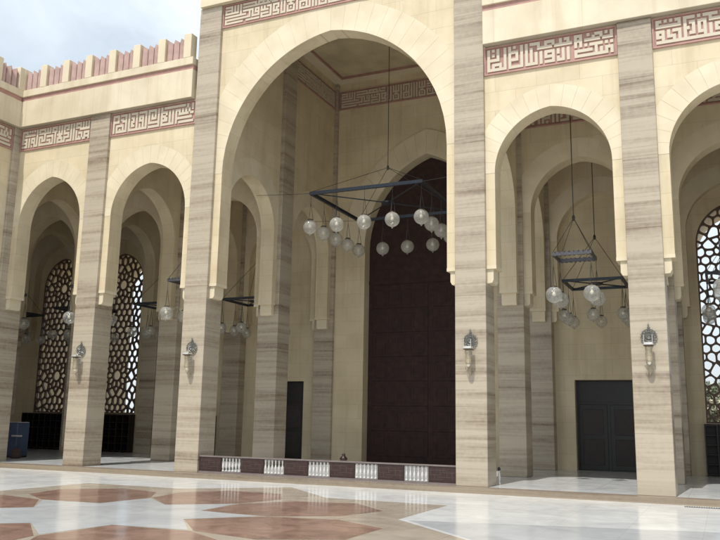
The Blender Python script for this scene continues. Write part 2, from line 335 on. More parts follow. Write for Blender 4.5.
# ------------------------------------------------------------------ square Kufic lettering
SHAHADA = [
"#####.#.#.#.#########.#######.#.###..#.#.#.#.#.#.#####.#.#.#.#.#.#.######.#.#.#.#",
"....#.#.#.#.........#.#..#..#.#......#.#.#.#.#.#.#...#.#.#.#.#.#.#......#.#.#.#.#",
"#####.#.#.#.##################.####..#.#.#.#.#.#.#.#.#.#.#.#.#.#.#.######.#.#.#.#",
"#...#.#.#.#..........................#.#.#.#.#.#.#.#.#.#.#.#.#.#.#......#.#.#.#.#",
"#########.#.#######.###.#.#.###.####.#.#.#####.#.#.#.#.#.#.#.#####.######.#######",
"..........#.....#.#.#.#.#.#...#.#..#.#.#...#...#...#.#.#.#.#...#................#",
"##############..#.#.###.#####.#.#.##.#.#..###..#.#####.#.#.#..###..###.#.#.####.#",
"................#.#...#.......#.#.#..#.#.#...#.#.#...#.#.#.#.#...#.#.#.#.#.#..#.#",
"#################.#####.#####.#.####.#.#.#.#.#.#.#.#.#.#.#.#.#.#.#.#.#.#.#.#.##.#",
"#.......................#.....#....#.#.#.#...#.#.#...#.#.#.#.#...#.#...#...#....#",
"############..#########.#######.####.###.#####.#.#######.#.#.#####.#############.",
]
KR1 = [
"#.#.#..#.#.#..#.#.####..####..#.##..###..#..###.#.#",
"#...#..#.#....#.#....#..#..#..#..#..#.#....#..#...#",
"#.#.#..#.####.#.#.#..######.#######.###.######.####",
"#...#..#.#..#.#.#.#.................#.#............",
"#####..#.#..#.#.#.#.#.#.####.#.#.#..#.#.#.#####.#.#",
"#......#.####.#.#.#.#.#.#..#.#.#.#..........#......",
"#.####.#.#....#.#.#.#.#.####...#.#..#######.#.#.###",
"#.#..#.#.#....#.#.#.#.#....#.#.#.#..#.......#.#.#.#",
"########.######.#####.#.####.###.#..#############.#",
]
KR2 = [
"##.#.#.##.####.#.#####.#.###.####.#.#####.#.###.#.#",
"#.......#.#........#...#...#....#.#.....#.#.#.#.#.#",
"#########.#.##.###.#####.#######..#.#####.#.###.###",
"..........#..#.#.#...............##.#.....#........",
"###.#.###.##.#.#.#.#.###.###.######.#######.###.###",
"#.#.#...#.#..#.#.#.#.#.#.#.#.#....#.......#.#.#.#.#",
"###.###.#.#.##.###.#.###.###.#.##.#.#.#.###.###.###",
"..#...#.#.#......#.#...#...#.#..#.#.#.#...#...#...#",
"###########################.##.##.###########.####.",
]
KL2 = [
"####.####.#.####.#####.#####.#.#.#############.#..#",
"#..#....#.#....#.....#.#...#.#.#...............#..#",
"#..#.##.#.#.##.#.###.#.#.#.#.#.####.#.#.###.#.#.#.#",
"####..###.#..#.#.#.#.#.#.#.#.#.#..#.#.#.#.#.#.#.#..",
"#.......#.#.##.#.###.#.#.###.#.###..#.#.#.######.##",
"#.#####.#.#.#..#...#.#.#.....#.#.##.#.#.#..........",
"#.#...#.#.#.##.#.#.#.#.#######.####.#.#.##########.",
"#.#.#.#.#.#....#.#.#.#.......#.#....#.#.#..........",
"#.#######.############.#######.########.#.#########",
]
KL1 = [
"####.#.#.#.#.#####.#.#.####.#.#.####.#.#.####.#.#.#",
"#..#.......#.#...#.#.#.#..#.#.#.#..#.#.#.#..#.#.#.#",
"#.########.#.#########.####.#.#.#.##.#.#.####.#.#.#",
"#..........#.....#.......#..#.#.#....#.#....#######",
"####.#.###.#.###.#.#####.#.####.####.#.#.#.........",
"#..#.#.#.#.#.#.#.#.....#.#..##.....#.#.#.#.###.####",
"####.#.###.#.#.###.###.#.#.####.####.#.#.#...#.#..#",
"...#.#...#.#.#.......#.#.#.#..#.#....#.#.#.#.#.####",
"####.#.#.###.###########.#.######.####.#.####.##..#",
]
def lettering(mb, bmp, s0, s1, z0, z1, ax, tb, tf):
    """raised strokes: bitmap cells over the field, sides only on stroke borders; tb = ground plane, tf = front of the strokes"""
    rows = len(bmp); cols = min(len(r) for r in bmp)
    cw = (s1 - s0) / cols; ch = (z1 - z0) / rows
    P = (lambda a, t, z: (a, t, z)) if ax == 'x' else (lambda a, t, z: (t, a, z))
    on = lambda r, c: 0 <= r < rows and 0 <= c < cols and bmp[r][c] == '#'
    g = 0.10
    for r in range(rows):
        for c in range(cols):
            if not on(r, c): continue
            a0, a1 = s0 + c * cw, s0 + (c + 1) * cw; b1, b0 = z1 - r * ch, z1 - (r + 1) * ch
            e = g * cw; f = g * ch
            if not on(r, c - 1): a0 -= e
            if not on(r, c + 1): a1 += e
            if not on(r - 1, c): b1 += f
            if not on(r + 1, c): b0 -= f
            mb.add([P(a0, tf, b0), P(a1, tf, b0), P(a1, tf, b1), P(a0, tf, b1)], [(0, 1, 2, 3)])
            if not on(r, c - 1): mb.add([P(a0, tf, b0), P(a0, tf, b1), P(a0, tb, b1), P(a0, tb, b0)], [(0, 1, 2, 3)])
            if not on(r, c + 1): mb.add([P(a1, tf, b0), P(a1, tf, b1), P(a1, tb, b1), P(a1, tb, b0)], [(0, 1, 2, 3)])
            if not on(r - 1, c): mb.add([P(a0, tf, b1), P(a1, tf, b1), P(a1, tb, b1), P(a0, tb, b1)], [(0, 1, 2, 3)])
            if not on(r + 1, c): mb.add([P(a0, tf, b0), P(a1, tf, b0), P(a1, tb, b0), P(a0, tb, b0)], [(0, 1, 2, 3)])
def band(parent, bmp, s0, s1, z0, z1, ax, wall, sgn, label=None, rev=False):
    """inscription panel on a wall plane; sgn = direction the wall faces along its thickness axis"""
    g = MB(); g.prism([(s0, z0), (s1, z0), (s1, z1), (s0, z1)], ax, wall - sgn * 0.02, wall + sgn * 0.012)
    for za, zb in ((z0, z0 + 0.045), (z1 - 0.04, z1)):
        g.prism([(s0, za), (s1, za), (s1, zb), (s0, zb)], ax, wall + sgn * 0.012, wall + sgn * 0.05)
    for sa, sb in ((s0, s0 + 0.045), (s1 - 0.045, s1)):
        g.prism([(sa, z0 + .045), (sb, z0 + .045), (sb, z1 - .04), (sa, z1 - .04)], ax, wall + sgn * 0.012, wall + sgn * 0.05)
    o = g.build('inscription_panel', M['pink'], parent)
    if label: o['label'] = label
    l = MB(); b = [r[::-1] for r in bmp] if (rev and len(bmp) != 11) else bmp
    need = int(round((s1 - s0 - .2) / ((z1 - z0 - .18) / len(b))))
    if len(b) == 11:
        b = [((r[:79] + '.' + r[36:79] + '.' + r[:36]) * 2)[:need] for r in b]
        if rev: b = [r[::-1] for r in b]
    lettering(l, b, s0 + 0.10, s1 - 0.10, z0 + 0.095, z1 - 0.085, ax, wall + sgn * 0.012, wall + sgn * 0.05)
    l.build('lettering', M['letter'], o)
    return o

# ------------------------------------------------------------------ setting
g = MB(); g.box(-400, 400, -400, 400, -0.6, -0.30); tag(g.build('ground', M['sand']), 'sandy ground spreading around the mosque', 'ground', kind='structure')
g = MB(); g.box(-60, 60, -70, -0.40, -0.299, -0.14); tag(g.build('courtyard_floor', M['white']), 'polished white marble floor of the sunny courtyard', 'floor', kind='structure')
g = MB(); g.box(-27.6, 14.3, -0.0, 11.2, -0.29, 0.0); g.box(-27.6, -16.75, -16, -0.0, -0.29, 0.0)
tag(g.build('arcade_floor', M['floorin']), 'pale tiled marble floor under the arcade', 'floor', kind='structure')
g = MB(); g.box(-16.35, 14.3, -0.40, -0.001, -0.29, 0.002); g.box(-16.749, -16.35, -16, -0.001, -0.29, 0.002)
tag(g.build('travertine_step', M['trav_step']), 'low veined travertine step along the arcade', 'step', kind='structure')
# geometric marble inlay: octagrams
def poly_sheet(mb, pts, z): mb.add([(x, y, z) for x, y in pts], [tuple(range(len(pts)))])
def pol(cx, cy, deg, r): a = math.radians(deg); return (cx + r * math.sin(a), cy + r * math.cos(a))
gb, gr, gw, gg = MB(), MB(), MB(), MB()
Z1, Z2, Z3 = -0.139, -0.138, -0.137
for (cx, cy) in ((-4.02, -8.45), (-14.4, -8.9), (6.45, -13.9), (-4.02, -24.0), (16.8, -8.9)):
    Rb = 7.0; rc = Rb * 0.7654
    grey_star = cx > 5
    if grey_star:
        continue
    if cx < -10: continue
    poly_sheet(gb, [p for k in range(8) for p in (pol(cx, cy, 45 * k, Rb), pol(cx, cy, 45 * k + 22.5, rc))], Z1)
    for k in range(8):
        a = 45 * k
        poly_sheet(gr, [pol(cx, cy, a, 1.76), pol(cx, cy, a + 22.0, 2.98), pol(cx, cy, a + 19, 4.3), pol(cx, cy, a + 8, 5.25), pol(cx, cy, a - 8, 5.25), pol(cx, cy, a - 19, 4.3), pol(cx, cy, a - 22.0, 2.98)], Z2)
    poly_sheet(gw, [p for k in range(8) for p in (pol(cx, cy, 45 * k, 1.74), pol(cx, cy, 45 * k + 22.5, 2.85))], Z3)
poly_sheet(gg, [(1.15, -6.45), (2.0, -6.2), (6.3, -5.1), (14, -3.8), (14, -26), (3.25, -26), (3.25, -8.6)], Z1)  # one flat area, greyer than the white floor around it
for mb, nm, mt, lb in ((gb, 'beige_floor_star', 'beige', 'beige marble star inlaid in the white courtyard floor'), (gr, 'red_floor_inlay', 'redm', 'red brown marble lozenges ringed round a pale star in the floor'),
                       (gw, 'pale_floor_star', 'grey', 'pale marble star at the heart of the courtyard pattern'), (gg, 'grey_floor_area', 'grey', 'grey white area at the right front of the courtyard floor')):
    tag(mb.build(nm, M[mt]), lb, 'floor', kind='structure')

# ------------------------------------------------------------------ the mosque
mosque = empty('mosque'); tag(mosque, 'cream limestone and travertine mosque arcade with tall pointed arches and carved inscription bands', 'mosque')
def pier(x0, x1, y0, y1, z1):
    b = MB(); b.box(x0, x1, y0, y1, 0.0, z1); return b.build('pier', M['trav'], mosque, bevel=0.012)
FZ = 15.15
for i in range(1, 7): pier(X[i], X[i] + W, 0, W, FZ if i in (2, 3) else ZT)
pier(X[0], X0R, -0.19, W, ZT)
for i in (-1, -2): pier(X[i], X[i] + W, 0, W, ZT - .02)
for i in range(-2, 7): pier(X[i], X[i] + W, S, S + W, NZT if i in (2, 3) else ZT - .02)
for i in range(-2, 7): pier(X[i], X[i] + W, 2 * S, 2 * S + 0.55, NZT if i in (2, 3) else ZT - .02)
WY = [-0.19 - 3.6 - W - k * S for k in range(3)]
for y in WY:
    pier(X[0] + 0.19, X0R, y, y + W, ZT); pier(X[-1], X[-1] + W, y, y + W, ZT - .02); pier(X[-2], X[-2] + W, y, y + W, ZT - .02)

def corbels(parent, s0, s1, a, c, ax, t0, t1):
    for sg, e in ((1, s0), (-1, s1)):
        leg = (c - a) if sg == 1 else (c + a)
        b = MB(); ww = abs(leg - e)
        b.prism([(e, ZC), (e + sg * (ww - 0.085), ZC), (e + sg * (ww - 0.085), 5.36), (e + sg * (ww - 0.13), 5.28), (e, 5.27)][::sg], ax, t0 + 0.04, t1 - 0.04)
        b.prism([(e, ZC + .001), (leg + sg * 0.006, ZC + .001), (leg + sg * 0.006, ZC + .09), (e, ZC + .09)][::sg], ax, t0 - 0.008, t1 + 0.008)
        b.build('corbel', M['cream_plain'], parent)
def arcade_arch(s0, s1, ax, t0, t1, face=None, ztop=ZT, za=ZA, zs=ZS, wd=0.62, cnt=9, back=False):
    """one arched wall between two piers, with corbels; face = side(s) that carry a voussoir ring"""
    a = (s1 - s0) / 2 - OV; c = (s0 + s1) / 2
    b = MB(); b.prism(arch_profile(s0 - 0.03, s1 + 0.03, a, ZC, zs, za, ztop), ax, t0, t1)
    o = b.build('arch_wall', M['cream'], mosque)
    corbels(o, s0, s1, a, c, ax, t0, t1)
    for f in (face or ()):
        v = MB()
        if f < 0: voussoirs(v, c, a, ZC, zs, za, wd, ax, t0 - 0.006, t0 + 0.02, cnt)
        else: voussoirs(v, c, a, ZC, zs, za, wd, ax, t1 - 0.02, t1 + 0.006, cnt)
        v.build('voussoir_ring', M['voussoir'], o)
    return o
gaps = {0: (X0R, X[1]), 1: (X[1] + W, X[2]), 3: (X[3] + W, X[4]), 4: (X[4] + W, X[5]), 5: (X[5] + W, X[6]), -1: (X[-1] + W, X[0]), -2: (X[-2] + W, X[-1])}
fronts = {}
for k, (a, b) in gaps.items(): fronts[k] = arcade_arch(a, b, 'x', T0, T1, (-1,) if k >= 0 else None)
# the great central arch
cw = arcade_arch(X[2] + W, 0.0, 'x', T0, T1, (-1,), ztop=FZ, za=13.5, zs=9.3, wd=0.95, cnt=15)
# second row (open to the nave in the middle)
row1 = {}
for k, (a, b) in gaps.items():
    if k == 0: a = X[0] + W
    row1[k] = arcade_arch(a, b, 'x', S + T0, S + T1, (-1,), ztop=ZT - .02)
# cross arches
for i in range(-1, 7):
    zt = NZT if i in (2, 3) else ZT - .02
    for r in (0, 1):
        arcade_arch(r * S + W, (r + 1) * S, 'y', X[i] + 0.15, X[i] + 0.70, (1,) if i == 2 else ((-1,) if i == 3 else None), ztop=zt)
# nave front wall above the outer face, behind the pilasters
b = MB(); b.box(X[2] + W, 0, T0, T1, FZ - .001, 18.0); b.box(X[2], X[2] + W, 0.05, W, FZ, 18.0); b.box(0, W, 0.05, W, FZ, 18.0)
b.box(X[2] + .06, W - .06, -0.12, 0.05, FZ + .001, 16.6)
b.build('iwan_cornice', M['cream_plain'], mosque)
b = MB(); b.box(X[2] + .0, X[2] + .55, W, 2 * S + 2.5, NZT - .1, 18.0); b.box(.30, W, W, 2 * S + 2.5, NZT - .1, 18.0); b.build('iwan_side_wall', M['cream_plain'], mosque)
# back wall: blind arches in front, recessed wall behind
YB = 2 * S + 0.10; YR = 9.39
for k, (a, b_) in gaps.items():
    if k == 0: a = X[0] + W
    if k == -2: a += .7; b_ += .7
    arcade_arch(a, b_, 'x', YB, YR - 0.002, (-1,), ztop=ZT - .02)
    c = (a + b_) / 2 if k != 0 else (X[0] + W + X[1]) / 2
    lo, hi = c - S / 2 - (.9 if k == -2 else 0), c + S / 2 - (.7 if k == -2 else 0)
    if k in (1, 3):        # doorway
        hw = 1.12; mb = MB()
        mb.prism([(hi, 0), (hi, ZT), (lo, ZT), (lo, 0), (c - hw, 0), (c - hw, 3.19), (c + hw, 3.19), (c + hw, 0)], 'x', YR, YR + 0.6)
        mb.build('back_wall', M['cream'], mosque)
        d = MB(); d.box(c - hw, c + hw, YR + .30, YR + .36, 0.0, 3.19); do = d.build('door', M['black'], mosque)
        for sx in (-1, 1):
            p = MB(); x0 = c + sx * 0.55
            p.box(x0 - .50, x0 + .50, YR + .285, YR + .2995, 0.04, 2.32)
            p.build('door_leaf', M['black'], do, bevel=0.01)
            q = MB(); q.box(x0 - .36, x0 + .36, YR + .281, YR + .285, 1.25, 2.15); q.box(x0 - .36, x0 + .36, YR + .281, YR + .285, .2, 1.1)
            q.build('door_panel', M['rackm'], do, bevel=0.008)
        t = MB(); t.box(c - hw + .05, c + hw - .05, YR + .265, YR + .30, 2.42, 3.14); t.build('transom', M['black'], do)
        # dark hall behind the door opening is closed by the door itself
    else:                  # tall arched window, deep outer reveal
        hw = 1.25; mb = MB(); z0 = 1.72
        mb.prism(arch_profile(lo, hi, hw, z0, 7.9, 9.35, ZT, c), 'x', YR, YR + 2.3)
        mb.box(lo, hi, YR, YR + 2.3, 0, z0 - .001)
        mb.build('back_wall', M['cream'], mosque)
# pointed-arch screens
def clip(poly, nx, nz, d):
    out_ = []
    for i in range(len(poly)):
        p, q = poly[i], poly[(i + 1) % len(poly)]
        dp = nx * p[0] + nz * p[1] - d; dq = nx * q[0] + nz * q[1] - d
        if dp <= 0: out_.append(p)
        if (dp < 0 < dq) or (dq < 0 < dp):
            t = dp / (dp - dq); out_.append((p[0] + (q[0] - p[0]) * t, p[1] + (q[1] - p[1]) * t))
    return out_
def screen_mesh():
    hw = 1.25; z0 = 1.72
    outl = [(hw, z0)] + arch_pts(hw, 7.9, 9.35, 10) + [(-hw, z0)]
    seeds = []
    zc = [3.5 + 4.32 * k for k in (-1, 0, 1)]
    cents = [(0, z) for z in zc] + [(sx * 1.25, z + 2.16) for z in zc for sx in (-1, 1)]
    for cx_, cz_ in cents: seeds.append((cx_, cz_, 0.05))
    for cx_, cz_ in cents:
        for k in range(10):
            a = 2 * PI * (k + .5) / 10; seeds.append((cx_ + .40 * math.sin(a), cz_ + .40 * math.cos(a), 0.012))
    for cx_, cz_ in cents:
        for k in range(10):
            a = 2 * PI * k / 10; seeds.append((cx_ + .60 * math.sin(a), cz_ + .60 * math.cos(a), -0.004))
    for cx_, cz_ in cents:
        for k in range(10):
            a = 2 * PI * (k + .5) / 10; seeds.append((cx_ + .80 * math.sin(a), cz_ + .80 * math.cos(a), 0.006))
    for j in range(30):
        for i_ in range(-5, 6): seeds.append(((i_ + .5 * (j % 2)) * .32, z0 + j * .28, 0.0))
    uniq = []
    for s_ in seeds:
        if abs(s_[0]) > 1.6 or not (z0 - .4 < s_[1] < 9.8): continue
        if all((s_[0] - u[0]) ** 2 + (s_[1] - u[1]) ** 2 > .205 ** 2 for u in uniq): uniq.append(s_)
    mb = MB(); y0, y1 = 0.0, 0.11
    for i, (sx, sz, sw) in enumerate(uniq):
        poly = list(outl)
        for j, (tx, tz, tw) in enumerate(uniq):
            if j == i or (sx - tx) ** 2 + (sz - tz) ** 2 > 1.6: continue
            nx, nz = tx - sx, tz - sz
            d = ((tx * tx + tz * tz - tw) - (sx * sx + sz * sz - sw)) / 2
            poly = clip(poly, nx, nz, d)
            if len(poly) < 3: break
        if len(poly) < 3: continue
        ps = [poly[0]]
        for q in poly[1:]:
            if (q[0] - ps[-1][0]) ** 2 + (q[1] - ps[-1][1]) ** 2 > 1e-6: ps.append(q)
        if (ps[0][0] - ps[-1][0]) ** 2 + (ps[0][1] - ps[-1][1]) ** 2 < 1e-6: ps.pop()
        poly = ps
        if len(poly) < 3: continue
        cx = sum(p[0] for p in poly) / len(poly); cz = sum(p[1] for p in poly) / len(poly)
        n = len(poly); inner = list(poly); ok = True
        # orientation
        ar = sum(poly[k][0] * poly[(k + 1) % n][1] - poly[(k + 1) % n][0] * poly[k][1] for k in range(n))
        if ar < 0: poly = poly[::-1]
        bar = 0.033; inner = list(poly)
        for k in range(n):
            p, q = poly[k], poly[(k + 1) % n]; ex, ez = q[0] - p[0], q[1] - p[1]; L_ = math.hypot(ex, ez)
            if L_ < 1e-4: continue
            nx, nz = ez / L_, -ex / L_
            inner = clip(inner, nx, nz, nx * p[0] + nz * p[1] - bar)
            if len(inner) < 3: ok = False; break
        if not ok or abs(ar) / 2 < 0.012:
            mb.prism([(x, z) for x, z in poly], 'x', y0, y1); continue
        # round the hole: Chaikin once, then resample against the cell by angle
        r = []
        for k in range(len(inner)):
            p, q = inner[k], inner[(k + 1) % len(inner)]
            r += [(p[0] * .78 + q[0] * .22, p[1] * .78 + q[1] * .22), (p[0] * .22 + q[0] * .78, p[1] * .22 + q[1] * .78)]
        inner = r
        icx = sum(p[0] for p in inner) / len(inner); icz = sum(p[1] for p in inner) / len(inner)
        def cast(pg, a):
            dx, dz = math.cos(a), math.sin(a); best = None
            for k in range(len(pg)):
                p, q = pg[k], pg[(k + 1) % len(pg)]; ex, ez = q[0] - p[0], q[1] - p[1]
                den = dx * ez - dz * ex
                if abs(den) < 1e-12: continue
                t = ((p[0] - icx) * ez - (p[1] - icz) * ex) / den; u = ((p[0] - icx) * dz - (p[1] - icz) * dx) / den
                if t > 0 and -1e-6 <= u <= 1 + 1e-6 and (best is None or t < best): best = t
            return (icx + dx * best, icz + dz * best) if best else None
        angs = sorted(set([round(math.atan2(z - icz, x - icx), 5) for x, z in poly] + [round(math.atan2(z - icz, x - icx), 5) for x, z in inner]))
        A = [cast(poly, a) for a in angs]; B = [cast(inner, a) for a in angs]
        if any(v is None for v in A + B): continue
        m = len(angs)
        vs = [(x, y0, z) for x, z in A] + [(x, y0, z) for x, z in B] + [(x, y1, z) for x, z in A] + [(x, y1, z) for x, z in B]
        fs = []
        for k in range(m):
            l = (k + 1) % m
            fs += [(k, l, m + l, m + k), (2 * m + l, 2 * m + k, 3 * m + k, 3 * m + l), (m + k, m + l, 3 * m + l, 3 * m + k)]
        mb.add(vs, fs)
    return mb
scr0 = None
for k in (-2, -1, 0, 4, 5):
    a, b_ = gaps[k]
    if k == 0: a = X[0] + W
    c = (a + b_) / 2 + (.7 if k == -2 else 0)
    if scr0 is None:
        o = screen_mesh().build('window_lattice', M['lattice'], mosque); scr0 = o
    else:
        o = scr0.copy(); C.objects.link(o); o.parent = mosque
    o.location = (c, YR + 0.04, 0)
    f = MB(); hw = 1.25
    pts = [(c + x, z) for x, z in [(hw, 1.72)] + arch_pts(hw, 7.9, 9.35, 12) + [(-hw, 1.72)]]
    inn = [(c + x, z) for x, z in [(hw - .05, 1.78)] + arch_pts(hw - .05, 7.9, 9.29, 12) + [(-hw + .05, 1.78)]]
    n = len(pts)
    for q in range(n):
        r_ = (q + 1) % n
        f.prism([pts[q], pts[r_], inn[r_], inn[q]], 'x', YR + .02, YR + .17)
    f.build('window_frame', M['lattice'], mosque)
# nave back wall with the great door
YN = 9.06; c = (X[2] + W) / 2
b = MB(); b.prism(arch_profile(X[2] + W - .03, .03, 2.70, 0, 8.6, 12.35, NZT, c), 'x', YN, YN + .62); nb = b.build('back_wall', M['cream'], mosque)
v = MB(); voussoirs(v, c, 2.70, 0, 8.6, 12.35, 1.0, 'x', YN - 0.06, YN + .02, 12); v.build('voussoir_ring', M['voussoir'], nb)
d = MB(); d.box(c - 2.70, c + 2.70, YN + .50, YN + .60, 0, 12.4); gd = d.build('great_door', M['wood'], mosque); gd['label'] = 'tall dark mahogany door filling the great arch'
for sx in (-1, 1):
    for r in range(7):
        z0 = .25 + r * .98; x0 = c + sx * 1.31
        p = MB(); p.box(x0 - 1.2, x0 + 1.2, YN + .475, YN + .499, z0, z0 + .972)
        for q in range(4):
            xx = x0 - 1.05 + q * .55; p.box(xx, xx + .44, YN + .470, YN + .475, z0 + .12, z0 + .74)
        p.build('door_panel', M['wood'], gd, bevel=0.008)
t = MB(); t.box(c - 2.70, c + 2.70, YN + .47, YN + .499, 7.15, 7.30); t.build('transom', M['wood'], gd)
# bands inside the nave
band(mosque, SHAHADA, X[2] + W + .02, -.02, 14.80, 15.62, 'x', YN, -1, 'shadowed inscription band along the back wall of the nave')
for r in (0, 1):
    band(mosque, SHAHADA[:] if r else SHAHADA, r * S + W + .01, (r + 1) * S - .01, 14.80, 15.62, 'y', X[2] + .70, 1)
    band(mosque, SHAHADA, r * S + W + .01, (r + 1) * S - .01, 14.80, 15.62, 'y', X[3] + .15, -1, rev=True)
# nave ceiling and its coving
b = MB(); b.box(X[2], W, T1, YN + 1.5, NZT + .001, NZT + .4); b.build('ceiling', M['ceil'], mosque)
b = MB()
for (x0, x1, y0, y1) in ((X[2] + .70, X[2] + 1.15, T1, YN), (-.30, .15, T1, YN), (X[2] + 1.15, -.30, YN - .45, YN), (X[2] + 1.15, -.30, T1, T1 + .45)):
    b.box(x0, x1, y0, y1, NZT - .12, NZT)
b.build('ceiling_coving', M['cream_plain'], mosque)
b = MB()
for (x0, x1, y0, y1) in ((X[2] + 1.151, X[2] + 1.2, T1 + .45, YN - .45), (-.35, -.301, T1 + .45, YN - .45), (X[2] + 1.2, -.35, YN - .50, YN - .451), (X[2] + 1.2, -.35, T1 + .451, T1 + .5)):
    b.box(x0, x1, y0, y1, NZT - .10, NZT - .001)
b.build('coving_edge', M['pink'], mosque)
# arcade ceilings
b = MB(); b.box(X[2] + .15 - 18.7, X[2] + .55, T0, YR + 1.9, ZT, ZT + .35); b.box(.3, 14.3, T0, YR + 1.9, ZT, ZT + .35); b.box(-27.6, X0R - .3, -16, T0 - .01, ZT, ZT + .35)
b.build('ceiling', M['cream_plain'], mosque)
# outer walls closing the ends
b = MB(); b.box(-27.6, X[-2] + .3, -16, YR + 1.9, 0, ZT); b.build('outer_wall', M['cream'], mosque)
b = MB(); b.box(X[6] + W, X[6] + W + .3, 0.2, YR + 1.9, 0, ZT); b.build('outer_wall', M['cream'], mosque)
b = MB(); b.box(X[2] + W - .3, X[2] + W, YR, YN + 1.5, 0, 18); b.box(0.0, .3, YR, YN + 1.5, 0, 18); b.box(X[2] + W, 0, YN + 1.5, YN + 1.7, 0, 18); b.build('outer_wall', M['cream'], mosque)
# exterior bands
ZB0, ZB1 = 11.14, 11.96
for k, bm_, lb in ((0, KL1, 'inscription band beside the inner corner'), (1, KL2, 'inscription band left of the great arch'), (3, KR1, 'inscription band right of the great arch'), (4, KR2, 'inscription band at the right edge'), (5, KR1, None)):
    a, b_ = gaps[k]; band(mosque, bm_, a + .01, b_ - .01, ZB0, ZB1, 'x', T0, -1, lb)
    band(mosque, bm_[::-1], (X[0] + W if k == 0 else a) + .01, b_ - .01, ZB0, ZB1 - .03, 'x', S + T0, -1)
band(mosque, SHAHADA, X[2] + W + .01, -.01, 14.33, 15.14, 'x', T0, -1, 'long inscription band above the great arch')
# cornices with fluted parapets
def cornice(x0, x1, phase, ax='x', face=-0.12, sg=-1, back=0.35):
    P = lambda mb, a0, a1, d0, d1, z0, z1: (mb.box(a0, a1, min(d0, d1), max(d0, d1), z0, z1) if ax == 'x' else mb.box(min(d0, d1), max(d0, d1), a0, a1, z0, z1))
    f = face
    b = MB(); P(b, x0, x1, f, f - sg * back, ZT + .003, 13.00); P(b, x0, x1, f + sg * .03, f - sg * back, 13.16, 13.42)
    co_ = b.build('cornice', M['cornice'], mosque, bevel=0.01)
    b = MB(); P(b, x0, x1, f - sg * .03, f - sg * back, 13.001, 13.159); b.build('pink_string_course', M['pink'], co_)
    n = int((x1 - x0) / 1.07) + 2
    for q in range(n):
        p0 = phase - q * 1.07 if sg == -1 and ax == 'x' and phase > (x0 + x1) / 2 else phase + q * 1.07
        a0, a1 = max(p0, x0), min(p0 + .30, x1)
        if a1 - a0 > .05:
            b = MB(); P(b, a0, a1, f + sg * .03, f - sg * .30, 13.421, 14.28); b.build('merlon', M['cream_plain'], co_, bevel=0.012)
        s0, s1 = max(p0 + .30, x0), min(p0 + 1.07, x1)
        if s1 - s0 > .2:
            b = MB(); mcols = 3; w_ = (s1 - s0) / mcols
            for j in range(mcols):
                aa, bb = s0 + j * w_ + .012, s0 + (j + 1) * w_ - .012
                pr = []
                zt = 14.14
                e0 = f - sg * .0; e1 = f - sg * .09; e2 = f - sg * .30
                if ax == 'x': vs = [(aa, e1, 13.42), ((aa + bb) / 2, e0, 13.42), (bb, e1, 13.42), (bb, e2, 13.42), (aa, e2, 13.42)]
                else: vs = [(e1, aa, 13.42), (e0, (aa + bb) / 2, 13.42), (e1, bb, 13.42), (e2, bb, 13.42), (e2, aa, 13.42)]
                zz = [zt - .04, zt + .03, zt - .04, zt - .06, zt - .06]
                vs = vs + [(v_[0], v_[1], z_) for v_, z_ in zip(vs, zz)]
                b.add(vs, [(4, 3, 2, 1, 0), (5, 6, 7, 8, 9)] + [(i, (i + 1) % 5, (i + 1) % 5 + 5, i + 5) for i in range(5)])
            b.build('fluted_panel', M['redfl'], co_)
    return co_
M['cornice'] = stone('cornice_limestone', (0.62, 0.55, 0.41), (0.47, 0.42, 0.33), bw=2.4, bh=3.0, var=0.03, mortar=0.005)
cornice(-16.95, -8.99, -9.40)
cornice(W + .02, 14.3, .9)
cornice(-16.0, -0.119, -0.62 - 16 + .2, ax='y', face=-16.63, sg=1)
# left wing: arches facing the courtyard
prev = -0.19
for q, y in enumerate(WY):
    o = arcade_arch(y + W, prev, 'y', X0R - T1, X0R - T0, (1,))
    band(mosque, KL2 if q == 0 else KR1, y + W + .01, prev - .01, ZB0, ZB1, 'y', X0R - T0, 1, 'inscription band on the wing at the far left' if q == 0 else None)
    arcade_arch(y + W, prev, 'y', X[-1] + .15, X[-1] + .7); prev = y

# ------------------------------------------------------------------ balustrade
bal = empty('balustrade', (-4.02, 0.1, 0)); tag(bal, 'low red brown wooden balustrade with white baluster groups across the great arch', 'balustrade')
x = X[2] + W + 0.01; tot = -.01 - x; bw = tot / (6 * 1.16 + 5); pw = bw * 1.16
b = MB(); b.box(x, -.01, .06, .17, .455, .50); b.build('top_rail', M['railtop'], bal, bevel=.008)
b = MB(); b.box(x, -.01, .05, .18, .003, .05); b.build('bottom_rail', M['railtop'], bal)
for k in range(11):
    ww = pw if k % 2 == 0 else bw
    if k % 2 == 0:
        p = MB(); p.box(x + .01, x + ww - .01, .08, .15, .051, .454); po = p.build('panel', M['redwood'], bal, bevel=.006)
        q = MB(); xc = x + ww / 2
        for (u0, u1, z0, z1) in ((-.30, .10, .36, .368), (-.05, .32, .30, .308), (-.33, .0, .24, .248), (-.12, .30, .18, .188), (-.30, .05, .12, .128), (-.18, -.172, .12, .24), (.12, .128, .18, .36), (-.05, -.042, .24, .36), (.24, .248, .10, .30), (-.28, -.272, .24, .36)):
            q.box(xc + u0 * 1.15, xc + u1 * 1.15, .0735, .0795, z0, z1)
        q.build('inlay', M['inlay'], po)
    else:
        for j in range(6):
            q = MB(); cx = x + ww * (j + .5) / 6
            q.lathe([(.028, .051), (.028, .09), (.013, .105), (.016, .13), (.030, .20), (.028, .24), (.015, .31), (.012, .345), (.022, .365), (.013, .38), (.027, .40), (.027, .453)], (cx, .115, 0), 10)
            q.build('baluster', M['whitep'], bal, smooth=True)
    x += ww
